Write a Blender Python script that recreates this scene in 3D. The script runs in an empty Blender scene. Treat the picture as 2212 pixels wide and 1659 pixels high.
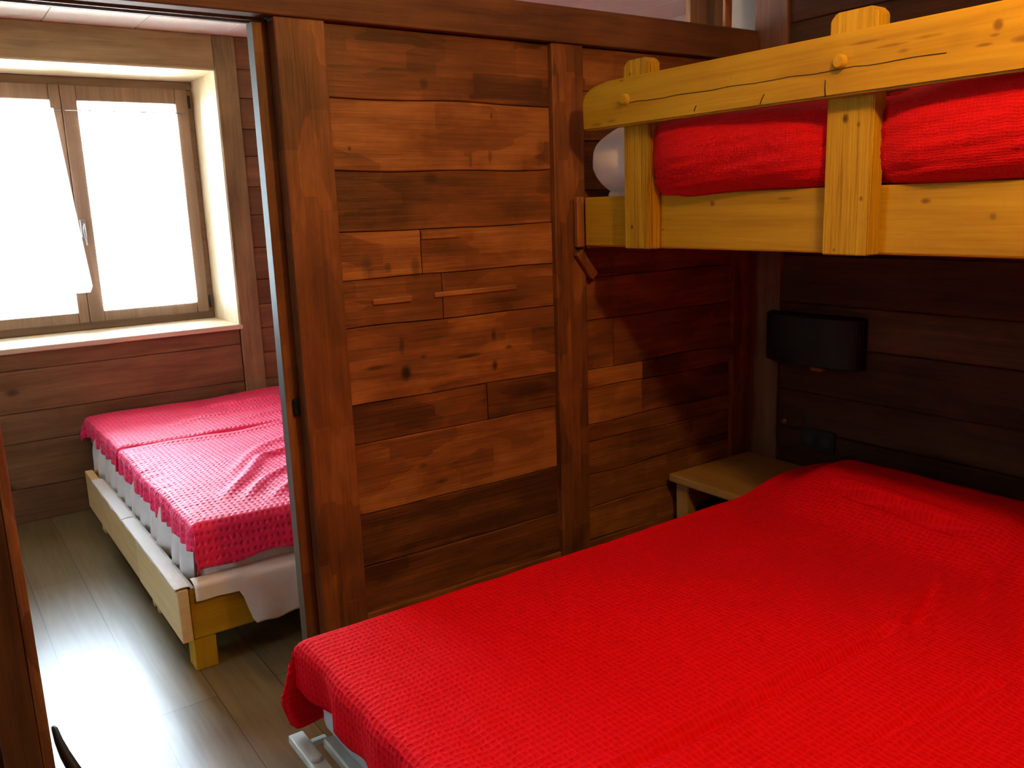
import bpy, bmesh, math, random
from mathutils import Vector, Matrix, noise
import numpy as np

R = random.Random(7)
scn = bpy.context.scene
COL = scn.collection

# ------------------------------------------------------------------ camera
YAW, PITCH, ROLL, FPX = 0.60471382, 0.20570368, -0.03520395, 1859.70
fw = Vector((math.sin(YAW)*math.cos(PITCH), math.cos(YAW)*math.cos(PITCH), -math.sin(PITCH)))
rt0 = Vector((math.cos(YAW), -math.sin(YAW), 0))
up0 = rt0.cross(fw)
cr, sr = math.cos(ROLL), math.sin(ROLL)
rt = rt0*cr + up0*sr
up = -rt0*sr + up0*cr
cam_d = bpy.data.cameras.new('camera')
cam = bpy.data.objects.new('camera', cam_d)
COL.objects.link(cam)
m = Matrix((( rt.x, up.x, -fw.x, 0), (rt.y, up.y, -fw.y, 0), (rt.z, up.z, -fw.z, 1.5), (0, 0, 0, 1)))
cam.matrix_world = m
cam_d.sensor_width = 36
cam_d.lens = 36*FPX/2212
cam_d.clip_start = 0.02
scn.camera = cam

# ------------------------------------------------------------------ light and exposure
scn.view_settings.view_transform = 'Standard'
scn.view_settings.look = 'None'
scn.view_settings.gamma = 1
scn.view_settings.exposure = 0.0
w = bpy.data.worlds.new('overcast_sky')
scn.world = w
w.use_nodes = True
bg = w.node_tree.nodes['Background']
bg.inputs['Color'].default_value = (0.74, 0.87, 1.0, 1)
bg.inputs['Strength'].default_value = 80.0
# overcast sky above, ground glow below the horizon raised to brighten the far room
wn = w.node_tree
tcw = wn.nodes.new('ShaderNodeTexCoord'); spw = wn.nodes.new('ShaderNodeSeparateXYZ'); rmw = wn.nodes.new('ShaderNodeValToRGB')
mpw = wn.nodes.new('ShaderNodeMapRange')
mpw.inputs['From Min'].default_value = -1; mpw.inputs['From Max'].default_value = 1
wn.links.new(tcw.outputs['Generated'], spw.inputs[0]); wn.links.new(spw.outputs['Z'], mpw.inputs['Value'])
wn.links.new(mpw.outputs[0], rmw.inputs[0])
rmw.color_ramp.elements[0].position = 0.40; rmw.color_ramp.elements[0].color = (0.95, 0.95, 0.85, 1)
rmw.color_ramp.elements[1].position = 0.47; rmw.color_ramp.elements[1].color = (0.66, 0.84, 1.0, 1)
wn.links.new(rmw.outputs[0], bg.inputs['Color'])

LAMP_POS = (1.25, 0.60, 2.25)
LAMP_COL = (1.0, 0.55, 0.14)
LAMP_W = 41.0
ld = bpy.data.lights.new('ceiling_bulb_light', 'POINT')
ld.color = LAMP_COL
ld.energy = LAMP_W
ld.shadow_soft_size = 0.05
lo = bpy.data.objects.new('ceiling_bulb_light', ld)
lo.location = LAMP_POS
COL.objects.link(lo)

# daylight through the window: a portal tells the renderer where the sky is
pd = bpy.data.lights.new('window_portal', 'AREA')
pd.shape = 'RECTANGLE'; pd.size = 1.36; pd.size_y = 1.32
pd.cycles.is_portal = True
po = bpy.data.objects.new('window_portal', pd)
po.location = (0.80, 5.40, 1.565)
po.rotation_euler = (math.radians(-90), 0, 0)
COL.objects.link(po)
scn.cycles.use_denoising = True
scn.cycles.max_bounces = 10
scn.cycles.diffuse_bounces = 6
scn.cycles.sample_clamp_indirect = 6

# ------------------------------------------------------------------ node helpers
def new_mat(name):
    mt = bpy.data.materials.new(name)
    mt.use_nodes = True
    nt = mt.node_tree
    b = nt.nodes['Principled BSDF']
    return mt, nt, b

def N(nt, typ, **kw):
    n = nt.nodes.new(typ)
    for k, v in kw.items():
        setattr(n, k, v)
    return n

def math_n(nt, op, a, b=None, c=None):
    n = nt.nodes.new('ShaderNodeMath'); n.operation = op
    for i, v in enumerate((a, b, c)):
        if v is None: continue
        if isinstance(v, (int, float)): n.inputs[i].default_value = v
        else: nt.links.new(v, n.inputs[i])
    return n.outputs[0]

def mixc(nt, fac, a, b, blend='MIX'):
    n = nt.nodes.new('ShaderNodeMix'); n.data_type = 'RGBA'; n.blend_type = blend
    if isinstance(fac, (int, float)): n.inputs[0].default_value = fac
    else: nt.links.new(fac, n.inputs[0])
    for i, v in ((6, a), (7, b)):
        if isinstance(v, tuple): n.inputs[i].default_value = (*v[:3], 1)
        else: nt.links.new(v, n.inputs[i])
    return n.outputs[2]

def ramp(nt, fac, stops):
    n = nt.nodes.new('ShaderNodeValToRGB')
    e = n.color_ramp.elements
    while len(e) < len(stops): e.new(0.5)
    for el, (p, c) in zip(e, stops):
        el.position = p
        el.color = (*c, 1) if len(c) == 3 else c
    nt.links.new(fac, n.inputs[0])
    return n.outputs[0]

def wood(name, dark, mid, light, axis='x', grain=1.0, knots=0.6, stain=0.6, rough=0.6, bump=0.35, knot_scale=5.0, spec=0.3, tone_amt=1.0, patch=0.0, fwt=0.45):
    """wood whose grain runs along one object axis; the attribute 'pv' shifts each board's tone and figure"""
    mt, nt, b = new_mat(name)
    tc = N(nt, 'ShaderNodeTexCoord')
    at = N(nt, 'ShaderNodeAttribute', attribute_name='pv')
    va = N(nt, 'ShaderNodeVectorMath', operation='MULTIPLY_ADD')
    nt.links.new(at.outputs['Vector'], va.inputs[0])
    va.inputs[1].default_value = (0, 9.0, 13.0)
    nt.links.new(tc.outputs['Object'], va.inputs[2])
    sep = N(nt, 'ShaderNodeSeparateXYZ'); nt.links.new(at.outputs['Vector'], sep.inputs[0])
    tone = sep.outputs[0]
    def mapped(along, across):
        mp = N(nt, 'ShaderNodeMapping')
        s = {'x': (along, across, across), 'y': (across, along, across), 'z': (across, across, along)}[axis]
        mp.inputs['Scale'].default_value = s
        nt.links.new(va.outputs[0], mp.inputs[0])
        return mp.outputs[0]
    def noise_t(vec, scale, detail=4, rough_=0.6, dist=0.0):
        n = N(nt, 'ShaderNodeTexNoise')
        n.inputs['Scale'].default_value = scale
        n.inputs['Detail'].default_value = detail
        n.inputs['Roughness'].default_value = rough_
        n.inputs['Distortion'].default_value = dist
        nt.links.new(vec, n.inputs['Vector'])
        return n.outputs['Fac']
    fine = noise_t(mapped(2.0, 70*grain), 1.5, 3, 0.65, 0.2)
    fig = noise_t(mapped(1.1, 14*grain), 1.4, 4, 0.6, 0.7)
    blot = noise_t(mapped(1.6, 3.2), 1.7, 4, 0.6, 0.4)
    # knots: dark eyes, slightly stretched along the grain
    vo = N(nt, 'ShaderNodeTexVoronoi')
    vo.inputs['Scale'].default_value = knot_scale
    nt.links.new(mapped(0.62, 1.0), vo.inputs['Vector'])
    kn = ramp(nt, vo.outputs['Distance'], [(0.0, (1, 1, 1)), (0.035, (0.9, 0.9, 0.9)), (0.085, (0.15,)*3), (0.2, (0, 0, 0))])
    kg = math_n(nt, 'MULTIPLY', kn, knots)
    f1 = math_n(nt, 'MULTIPLY_ADD', fig, 0.85, 0.0)
    f2 = math_n(nt, 'MULTIPLY_ADD', fine, fwt, f1)
    f3 = math_n(nt, 'MULTIPLY_ADD', blot, stain, f2)
    vb = N(nt, 'ShaderNodeTexVoronoi'); vb.distance = 'CHEBYCHEV'; vb.inputs['Scale'].default_value = 9.0; vb.inputs['Randomness'].default_value = 0.9
    nt.links.new(mapped(0.55, 1.5), vb.inputs['Vector'])
    sv = N(nt, 'ShaderNodeSeparateColor'); nt.links.new(vb.outputs['Color'], sv.inputs[0])
    f3 = math_n(nt, 'MULTIPLY_ADD', math_n(nt, 'SUBTRACT', sv.outputs[0], 0.5), patch, f3)
    f4 = math_n(nt, 'SUBTRACT', f3, 0.5*(0.85+fwt+stain))
    t0 = math_n(nt, 'MULTIPLY_ADD', math_n(nt, 'SUBTRACT', tone, 0.5), 0.75*tone_amt, 0.5)
    fac = math_n(nt, 'MULTIPLY_ADD', f4, 1.25, t0)
    c = ramp(nt, fac, [(0.0, dark), (0.5, mid), (1.0, light)])
    c = mixc(nt, kg, c, tuple(x*0.22 for x in dark))
    nt.links.new(c, b.inputs['Base Color'])
    b.inputs['Roughness'].default_value = rough
    b.inputs['Specular IOR Level'].default_value = spec
    hb = math_n(nt, 'MULTIPLY_ADD', fine, 0.6, math_n(nt, 'MULTIPLY', fig, 0.6))
    bp = N(nt, 'ShaderNodeBump')
    bp.inputs['Strength'].default_value = bump
    bp.inputs['Distance'].default_value = 0.004
    nt.links.new(hb, bp.inputs['Height'])
    nt.links.new(bp.outputs[0], b.inputs['Normal'])
    return mt

def plain(name, col, rough=0.6, metal=0.0, spec=0.5, bump=0.0, bscale=60):
    mt, nt, b = new_mat(name)
    tc = N(nt, 'ShaderNodeTexCoord')
    n = N(nt, 'ShaderNodeTexNoise'); n.inputs['Scale'].default_value = bscale; n.inputs['Detail'].default_value = 4
    nt.links.new(tc.outputs['Object'], n.inputs['Vector'])
    c = mixc(nt, n.outputs['Fac'], tuple(x*0.9 for x in col), tuple(min(1, x*1.08) for x in col))
    nt.links.new(c, b.inputs['Base Color'])
    b.inputs['Roughness'].default_value = rough
    b.inputs['Metallic'].default_value = metal
    b.inputs['Specular IOR Level'].default_value = spec
    if bump:
        bp = N(nt, 'ShaderNodeBump'); bp.inputs['Strength'].default_value = bump; bp.inputs['Distance'].default_value = 0.003
        nt.links.new(n.outputs['Fac'], bp.inputs['Height']); nt.links.new(bp.outputs[0], b.inputs['Normal'])
    return mt

def fabric(name, col, ridge, cell=0.016, bumpd=0.004, strength=0.8, sheen=0.3, rough=0.75, spec=0.3, along=1.25, dim=0.7, warp=0.012):
    """puckered waffle weave laid out in the cloth's own metres (UV)"""
    mt, nt, b = new_mat(name)
    tc = N(nt, 'ShaderNodeTexCoord')
    ns = N(nt, 'ShaderNodeTexNoise'); ns.inputs['Scale'].default_value = 42; ns.inputs['Detail'].default_value = 2
    nt.links.new(tc.outputs['UV'], ns.inputs['Vector'])
    vm = N(nt, 'ShaderNodeVectorMath', operation='MULTIPLY_ADD')
    nt.links.new(ns.outputs['Color'], vm.inputs[0]); vm.inputs[1].default_value = (warp, warp, 0)
    nt.links.new(tc.outputs['UV'], vm.inputs[2])
    sp = N(nt, 'ShaderNodeSeparateXYZ'); nt.links.new(vm.outputs[0], sp.inputs[0])
    a = math_n(nt, 'ABSOLUTE', math_n(nt, 'SINE', math_n(nt, 'MULTIPLY', sp.outputs[0], math.pi/cell)))
    c = math_n(nt, 'ABSOLUTE', math_n(nt, 'SINE', math_n(nt, 'MULTIPLY', sp.outputs[1], math.pi/(cell*along))))
    cellv = math_n(nt, 'MULTIPLY', a, c)          # 1 in the cell, 0 on the ridges
    h = math_n(nt, 'SUBTRACT', 1.0, math_n(nt, 'POWER', cellv, dim))
    fine = N(nt, 'ShaderNodeTexNoise'); fine.inputs['Scale'].default_value = 700; fine.inputs['Detail'].default_value = 2
    nt.links.new(tc.outputs['UV'], fine.inputs['Vector'])
    h2 = math_n(nt, 'MULTIPLY_ADD', fine.outputs['Fac'], 0.15, h)
    cc = mixc(nt, math_n(nt, 'POWER', h, 2.0), col, ridge)
    nt.links.new(cc, b.inputs['Base Color'])
    b.inputs['Roughness'].default_value = rough
    b.inputs['Specular IOR Level'].default_value = spec
    b.inputs['Sheen Weight'].default_value = sheen
    b.inputs['Sheen Roughness'].default_value = 0.45
    b.inputs['Sheen Tint'].default_value = (1, 0.55, 0.78, 1)
    bp = N(nt, 'ShaderNodeBump'); bp.inputs['Strength'].default_value = strength; bp.inputs['Distance'].default_value = bumpd
    nt.links.new(h2, bp.inputs['Height']); nt.links.new(bp.outputs[0], b.inputs['Normal'])
    return mt

# ------------------------------------------------------------------ materials
OLD_D, OLD_M, OLD_L = (0.075, 0.026, 0.010), (0.20, 0.070, 0.024), (0.40, 0.165, 0.055)
M = {}
for ax in 'xyz':
    M['old_'+ax] = wood('reclaimed_larch_'+ax, OLD_D, OLD_M, OLD_L, ax, 1.0, 0.85, 1.1, 0.5, 0.7, 3.6, 0.35, 1.0, 0.28)
    M['dark_'+ax] = wood('dark_beam_wood_'+ax, (0.045, 0.018, 0.009), (0.12, 0.046, 0.02), (0.22, 0.09, 0.035), ax, 1.0, 0.6, 0.9, 0.6, 0.5, 3.0)
    M['pine_'+ax] = wood('yellow_pine_'+ax, (0.24, 0.115, 0.005), (0.385, 0.215, 0.010), (0.48, 0.30, 0.018), ax, 1.5, 0.7, 0.55, 0.55, 0.35, 3.6, 0.12, 0.8)
    M['pale_'+ax] = wood('pale_pine_'+ax, (0.50, 0.34, 0.13), (0.66, 0.48, 0.22), (0.78, 0.60, 0.31), ax, 1.3, 0.35, 0.3, 0.5, 0.15, 3.0)
    M['far_'+ax] = wood('weathered_larch_'+ax, (0.075, 0.030, 0.011), (0.165, 0.074, 0.028), (0.29, 0.15, 0.062), ax, 1.0, 0.8, 0.7, 0.6, 0.4, 3.4)
    M['reveal_'+ax] = wood('light_reveal_wood_'+ax, (0.38, 0.28, 0.15), (0.58, 0.46, 0.28), (0.72, 0.60, 0.42), ax, 1.0, 0.3, 0.5, 0.5, 0.2, 3.0)
    M['case_'+ax] = wood('olive_casing_wood_'+ax, (0.12, 0.075, 0.03), (0.27, 0.175, 0.075), (0.40, 0.28, 0.13), ax, 1.0, 0.5, 0.7, 0.6, 0.4, 3.4)
    M['sash_'+ax] = wood('window_frame_wood_'+ax, (0.10, 0.055, 0.03), (0.17, 0.10, 0.06), (0.24, 0.15, 0.09), ax, 1.6, 0.0, 0.4, 0.45, 0.2, 3.0)
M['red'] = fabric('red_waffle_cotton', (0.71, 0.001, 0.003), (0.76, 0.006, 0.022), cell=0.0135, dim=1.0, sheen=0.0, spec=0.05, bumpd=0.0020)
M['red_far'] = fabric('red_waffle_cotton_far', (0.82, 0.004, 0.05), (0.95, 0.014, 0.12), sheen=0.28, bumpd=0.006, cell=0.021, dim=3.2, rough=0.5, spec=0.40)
M['red_bunk'] = fabric('red_crinkled_cotton', (0.50, 0.001, 0.003), (0.56, 0.004, 0.008), cell=0.007, along=1.3, sheen=0.05, bumpd=0.0012, spec=0.12)
M['white'] = plain('white_cotton', (0.72, 0.70, 0.66), 0.8, bump=0.15, bscale=300)
M['sheet'] = plain('off_white_sheet', (0.85, 0.80, 0.70), 0.8, bump=0.15, bscale=250)
M['satin'] = plain('grey_satin_cover', (0.50, 0.50, 0.50), 0.28)
M['ceil'] = plain('cream_ceiling_paint', (0.92, 0.91, 0.84), 0.7)
M['plaster'] = plain('white_plaster', (0.72, 0.72, 0.68), 0.8, bump=0.2, bscale=40)
M['black'] = plain('black_metal', (0.012, 0.014, 0.012), 0.6, spec=0.2)
M['rubber'] = plain('black_plastic', (0.012, 0.011, 0.014), 0.5)
M['steel'] = plain('dull_steel', (0.25, 0.27, 0.24), 0.5, 0.3)
M['chrome'] = plain('brushed_chrome', (0.6, 0.6, 0.62), 0.25, 0.9)
M['whitemetal'] = plain('white_painted_metal', (0.62, 0.70, 0.62), 0.45)
M['gap'] = plain('dark_recess', (0.02, 0.012, 0.01), 0.9)
M['glow'], nt_, b_ = new_mat('warm_lamp_globe')
b_.inputs['Base Color'].default_value = (0.9, 0.85, 0.7, 1)
b_.inputs['Transmission Weight'].default_value = 0.9
b_.inputs['Roughness'].default_value = 0.6

def glass_mat():
    mt, nt, b = new_mat('window_glass')
    out = nt.nodes['Material Output']
    tr = N(nt, 'ShaderNodeBsdfTransparent'); gl = N(nt, 'ShaderNodeBsdfGlossy'); gl.inputs['Roughness'].default_value = 0.02
    fr = N(nt, 'ShaderNodeFresnel'); fr.inputs[0].default_value = 1.45
    mx = N(nt, 'ShaderNodeMixShader')
    nt.links.new(fr.outputs[0], mx.inputs[0]); nt.links.new(tr.outputs[0], mx.inputs[1]); nt.links.new(gl.outputs[0], mx.inputs[2])
    nt.links.new(mx.outputs[0], out.inputs['Surface'])
    return mt
M['glass'] = glass_mat()

def sheer(name, open_):
    mt, nt, b = new_mat(name)
    out = nt.nodes['Material Output']
    tr = N(nt, 'ShaderNodeBsdfTransparent'); tl = N(nt, 'ShaderNodeBsdfTranslucent'); df = N(nt, 'ShaderNodeBsdfDiffuse')
    for x in (tl, df): x.inputs['Color'].default_value = (0.92, 0.92, 0.95, 1)
    m1 = N(nt, 'ShaderNodeMixShader'); m1.inputs[0].default_value = 0.3
    nt.links.new(tl.outputs[0], m1.inputs[1]); nt.links.new(df.outputs[0], m1.inputs[2])
    m2 = N(nt, 'ShaderNodeMixShader')
    wv = N(nt, 'ShaderNodeTexNoise'); wv.inputs['Scale'].default_value = 400
    f = math_n(nt, 'MULTIPLY_ADD', wv.outputs['Fac'], 0.1, open_-0.05)
    nt.links.new(f, m2.inputs[0])
    nt.links.new(m1.outputs[0], m2.inputs[1]); nt.links.new(tr.outputs[0], m2.inputs[2])
    nt.links.new(m2.outputs[0], out.inputs['Surface'])
    return mt
M['sheer_thin'] = sheer('sheer_white_voile', 0.40)
M['sheer'] = sheer('white_voile', 0.30)

def floor_mat():
    mt, nt, b = new_mat('grey_oak_laminate')
    tc = N(nt, 'ShaderNodeTexCoord')
    mp = N(nt, 'ShaderNodeMapping'); mp.inputs['Rotation'].default_value = (0, 0, math.radians(90)); mp.inputs['Location'].default_value = (0, -0.235, 0)
    nt.links.new(tc.outputs['Object'], mp.inputs[0])
    br = N(nt, 'ShaderNodeTexBrick')
    br.inputs['Scale'].default_value = 1.0
    br.inputs['Brick Width'].default_value = 2.6; br.inputs['Row Height'].default_value = 0.19
    br.inputs['Mortar Size'].default_value = 0.0016; br.inputs['Mortar Smooth'].default_value = 0.0
    br.inputs['Color1'].default_value = (0, 0, 0, 1); br.inputs['Color2'].default_value = (1, 1, 1, 1); br.inputs['Mortar'].default_value = (0.5, 0.5, 0.5, 1)
    nt.links.new(mp.outputs[0], br.inputs['Vector'])
    m2 = N(nt, 'ShaderNodeMapping'); m2.inputs['Scale'].default_value = (26, 1.6, 1)
    nt.links.new(tc.outputs['Object'], m2.inputs[0])
    n1 = N(nt, 'ShaderNodeTexNoise'); n1.inputs['Scale'].default_value = 1.6; n1.inputs['Detail'].default_value = 5; n1.inputs['Distortion'].default_value = 0.8
    nt.links.new(m2.outputs[0], n1.inputs['Vector'])
    fac = math_n(nt, 'MULTIPLY_ADD', br.outputs['Color'], 0.22, math_n(nt, 'MULTIPLY', n1.outputs['Fac'], 0.8))
    c = ramp(nt, fac, [(0.1, (0.065, 0.046, 0.020)), (0.5, (0.155, 0.115, 0.050)), (0.9, (0.25, 0.19, 0.092))])
    c = mixc(nt, br.outputs['Fac'], c, (0.03, 0.02, 0.012))
    nt.links.new(c, b.inputs['Base Color'])
    b.inputs['Roughness'].default_value = 0.32
    b.inputs['Specular IOR Level'].default_value = 0.8
    bp = N(nt, 'ShaderNodeBump'); bp.inputs['Strength'].default_value = 0.08; bp.inputs['Distance'].default_value = 0.002
    nt.links.new(n1.outputs['Fac'], bp.inputs['Height']); nt.links.new(bp.outputs[0], b.inputs['Normal'])
    return mt
M['floor'] = floor_mat()

def add_spots(mt, spots, ax=0, dark=(0.022, 0.010, 0.006)):
    """real knots and checks of one particular wall: (x, z, half width, half height, strength)"""
    nt = mt.node_tree; b = nt.nodes['Principled BSDF']
    lk = b.inputs['Base Color'].links[0]; cur = lk.from_socket
    tc = N(nt, 'ShaderNodeTexCoord'); sp = N(nt, 'ShaderNodeSeparateXYZ')
    no = N(nt, 'ShaderNodeTexNoise'); no.inputs['Scale'].default_value = 22; no.inputs['Detail'].default_value = 3
    nt.links.new(tc.outputs['Object'], no.inputs['Vector'])
    nt.links.new(tc.outputs['Object'], sp.inputs[0])
    tot = None
    for (x, z, rx, rz, st) in spots:
        dx = math_n(nt, 'DIVIDE', math_n(nt, 'SUBTRACT', sp.outputs[ax], x), rx)
        dz = math_n(nt, 'DIVIDE', math_n(nt, 'SUBTRACT', sp.outputs[2], z), rz)
        d = math_n(nt, 'ADD', math_n(nt, 'MULTIPLY', dx, dx), math_n(nt, 'MULTIPLY', dz, dz))
        d = math_n(nt, 'MULTIPLY_ADD', no.outputs['Fac'], 1.2, math_n(nt, 'SUBTRACT', d, 0.6))
        v = math_n(nt, 'MULTIPLY', math_n(nt, 'SUBTRACT', 1.0, math_n(nt, 'MINIMUM', math_n(nt, 'MAXIMUM', d, 0.0), 1.0)), st)
        tot = v if tot is None else math_n(nt, 'MAXIMUM', tot, v)
    c = mixc(nt, tot, cur, dark)
    nt.links.new(c, b.inputs['Base Color'])

# ------------------------------------------------------------------ mesh helpers
class MB:
    """collects boxes and tubes, then links them as one mesh object"""
    def __init__(self):
        self.bm = bmesh.new()
        self.pv = self.bm.verts.layers.float_vector.new('pv')
    def _set(self, verts, tone):
        t = (R.uniform(0.3, 0.7) if tone is None else tone, R.random(), R.random())
        for v in verts: v[self.pv] = t
    def box(self, x0, x1, y0, y1, z0, z1, bev=0.003, tone=None, seg=1, mat=None):
        bm2 = bmesh.new()
        vs = [bm2.verts.new((x, y, z)) for x in (x0, x1) for y in (y0, y1) for z in (z0, z1)]
        for f in ((0,1,3,2), (4,6,7,5), (0,4,5,1), (2,3,7,6), (0,2,6,4), (1,5,7,3)):
            bm2.faces.new([vs[i] for i in f])
        bmesh.ops.recalc_face_normals(bm2, faces=bm2.faces)
        if bev:
            bev = min(bev, 0.45*min(abs(x1-x0), abs(y1-y0), abs(z1-z0)))
            bmesh.ops.bevel(bm2, geom=bm2.edges[:], offset=bev, segments=seg, affect='EDGES', profile=0.5)
        self._merge(bm2, tone, mat)
        return self
    def _merge(self, bm2, tone, mat=None, smooth=False):
        if mat is not None: bmesh.ops.transform(bm2, matrix=mat, verts=bm2.verts)
        mp = {}
        t = (R.uniform(0.3, 0.7) if tone is None else tone, R.random(), R.random())
        for v in bm2.verts:
            nv = self.bm.verts.new(v.co); nv[self.pv] = t; mp[v] = nv
        for f in bm2.faces:
            try:
                nf = self.bm.faces.new([mp[v] for v in f.verts]); nf.smooth = smooth or f.smooth
            except ValueError: pass
        bm2.free()
    def wplank(self, x0, x1, zb, zt, yf, yb, amp=0.004, tone=None, ch=0.004):
        """hewn board along x: wavy edges, chamfered, slightly uneven face"""
        bm2 = bmesh.new(); n = max(6, int((x1-x0)/0.035)); rows = []
        for i in range(n+1):
            x = x0+(x1-x0)*i/n
            a = zb+amp*noise.noise(Vector((x*3.1, zb*57, 0)))*2; c = zt+amp*noise.noise(Vector((x*3.1, zt*57, 0)))*2
            prof = []
            H = c-a
            for k, (f, dy) in enumerate(((0, ch), (0, 0), (0.06, 0), (0.5, 0), (0.94, 0), (1, 0), (1, ch))):
                z = a+H*f
                if k == 0: z = a+0.0008
                elif k == 1: z = a+ch*0.8
                elif k == 5: z = c-ch*0.8
                elif k == 6: z = c-0.0008
                y = yf+dy+0.0016*noise.noise(Vector((x*5, z*14, zb*9)))
                prof.append(bm2.verts.new((x, y, z)))
            prof.append(bm2.verts.new((x, yb, c-0.0008))); prof.insert(0, bm2.verts.new((x, yb, a+0.0008)))
            rows.append(prof)
        for r0, r1 in zip(rows, rows[1:]):
            m_ = len(r0)
            for k in range(m_): bm2.faces.new((r0[k], r1[k], r1[(k+1) % m_], r0[(k+1) % m_]))
        bm2.faces.new(rows[0]); bm2.faces.new(rows[-1][::-1])
        bmesh.ops.recalc_face_normals(bm2, faces=bm2.faces)
        self._merge(bm2, tone)
        # paler arrises: lit seam highlights painted into the edge tone
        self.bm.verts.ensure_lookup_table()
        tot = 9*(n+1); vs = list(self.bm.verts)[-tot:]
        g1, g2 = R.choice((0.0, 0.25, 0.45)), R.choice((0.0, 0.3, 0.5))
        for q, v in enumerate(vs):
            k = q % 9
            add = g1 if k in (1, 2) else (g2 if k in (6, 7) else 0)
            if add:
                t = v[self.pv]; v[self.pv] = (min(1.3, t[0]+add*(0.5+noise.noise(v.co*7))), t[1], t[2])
        return self
    def cyl(self, p0, p1, r0, r1=None, seg=20, tone=None, bev=0.0):
        r1 = r0 if r1 is None else r1
        p0, p1 = Vector(p0), Vector(p1)
        d = (p1-p0); L = d.length
        q = d.to_track_quat('Z', 'Y').to_matrix().to_4x4()
        bm2 = bmesh.new()
        bmesh.ops.create_cone(bm2, cap_ends=True, segments=seg, radius1=r0, radius2=r1, depth=L)
        if bev:
            es = [e for e in bm2.edges if all(abs(v.co.z) > L*0.49 for v in e.verts) and abs(e.verts[0].co.z-e.verts[1].co.z) < 1e-5]
            bmesh.ops.bevel(bm2, geom=es, offset=bev, segments=2, affect='EDGES')
        for f in bm2.faces:
            if len(f.verts) == 4: f.smooth = True
        self._merge(bm2, tone, Matrix.Translation((p0+p1)/2) @ q)
        return self
    def tube(self, pts, radii, seg=12, flat=1.0):
        pts = [Vector(p) for p in pts]
        if not hasattr(radii, '__len__'): radii = [radii]*len(pts)
        bm2 = bmesh.new(); rings = []
        for i, p in enumerate(pts):
            t = (pts[min(i+1, len(pts)-1)]-pts[max(i-1, 0)]).normalized()
            a = t.cross(Vector((0, 0, 1)));
            if a.length < 1e-3: a = t.cross(Vector((1, 0, 0)))
            a.normalize(); b = t.cross(a)
            rings.append([bm2.verts.new(p + a*math.cos(k*2*math.pi/seg)*radii[i]*flat + b*math.sin(k*2*math.pi/seg)*radii[i]) for k in range(seg)])
        for i in range(len(rings)-1):
            for k in range(seg):
                f = bm2.faces.new((rings[i][k], rings[i][(k+1) % seg], rings[i+1][(k+1) % seg], rings[i+1][k])); f.smooth = True
        bm2.faces.new(rings[0][::-1]); bm2.faces.new(rings[-1])
        bmesh.ops.recalc_face_normals(bm2, faces=bm2.faces)
        self._merge(bm2, None)
        return self
    def prism(self, pts2d, plane, a0, a1, tone=None, bev=0.0):
        """outline in two axes, extruded along the third ('x','y','z')"""
        bm2 = bmesh.new()
        def P(p, a):
            return {'x': (a, p[0], p[1]), 'y': (p[0], a, p[1]), 'z': (p[0], p[1], a)}[plane]
        A = [bm2.verts.new(P(p, a0)) for p in pts2d]; B = [bm2.verts.new(P(p, a1)) for p in pts2d]
        n = len(A)
        bm2.faces.new(A); bm2.faces.new(B[::-1])
        for i in range(n): bm2.faces.new((A[i], B[i], B[(i+1) % n], A[(i+1) % n]))
        bmesh.ops.recalc_face_normals(bm2, faces=bm2.faces)
        if bev: bmesh.ops.bevel(bm2, geom=bm2.edges[:], offset=bev, segments=2, affect='EDGES')
        self._merge(bm2, tone)
        return self
    def build(self, name, mat, parent=None):
        me = bpy.data.meshes.new(name)
        bmesh.ops.recalc_face_normals(self.bm, faces=self.bm.faces)
        self.bm.to_mesh(me); self.bm.free()
        me.materials.append(mat)
        o = bpy.data.objects.new(name, me)
        COL.objects.link(o)
        if parent is not None:
            o.parent = parent
            o.matrix_parent_inverse = Matrix.Translation(parent.location).inverted()
        return o

def struct(o, label=None):
    o['kind'] = 'structure'
    if label: o['label'] = label
    return o
def tag(o, label, cat, group=None):
    o['label'] = label; o['category'] = cat
    if group: o['group'] = group
    return o
def thing(name, loc, label, cat, group=None):
    o = bpy.data.objects.new(name, None); COL.objects.link(o)
    o.location = loc
    o.empty_display_size = 0.1
    return tag(o, label, cat, group)

def grid_mesh(name, ns, nt_, fn, mat, parent=None, thick=0.004, uvfn=None):
    """fn(i/ns, j/nt) -> (Vector, (u, v)); a cloth sheet with its own thickness"""
    verts, uvs = [], []
    for i in range(ns+1):
        for j in range(nt_+1):
            p, uv = fn(i/ns, j/nt_)
            verts.append(tuple(p)); uvs.append(uv)
    faces = [(i*(nt_+1)+j, (i+1)*(nt_+1)+j, (i+1)*(nt_+1)+j+1, i*(nt_+1)+j+1) for i in range(ns) for j in range(nt_)]
    me = bpy.data.meshes.new(name)
    me.from_pydata(verts, [], faces)
    ul = me.uv_layers.new(name='UVMap')
    for l in me.loops: ul.data[l.index].uv = uvs[l.vertex_index]
    for p in me.polygons: p.use_smooth = True
    me.materials.append(mat)
    o = bpy.data.objects.new(name, me); COL.objects.link(o)
    if thick:
        sd = o.modifiers.new('thickness', 'SOLIDIFY'); sd.thickness = thick; sd.offset = -1
    if parent is not None:
        o.parent = parent; o.matrix_parent_inverse = Matrix.Translation(parent.location).inverted()
    return o

def nz(x, y=0.0, z=0.0): return noise.noise(Vector((x, y, z)))
def sm(a, b, x):
    t = max(0.0, min(1.0, (x-a)/(b-a))); return t*t*(3-2*t)

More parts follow.
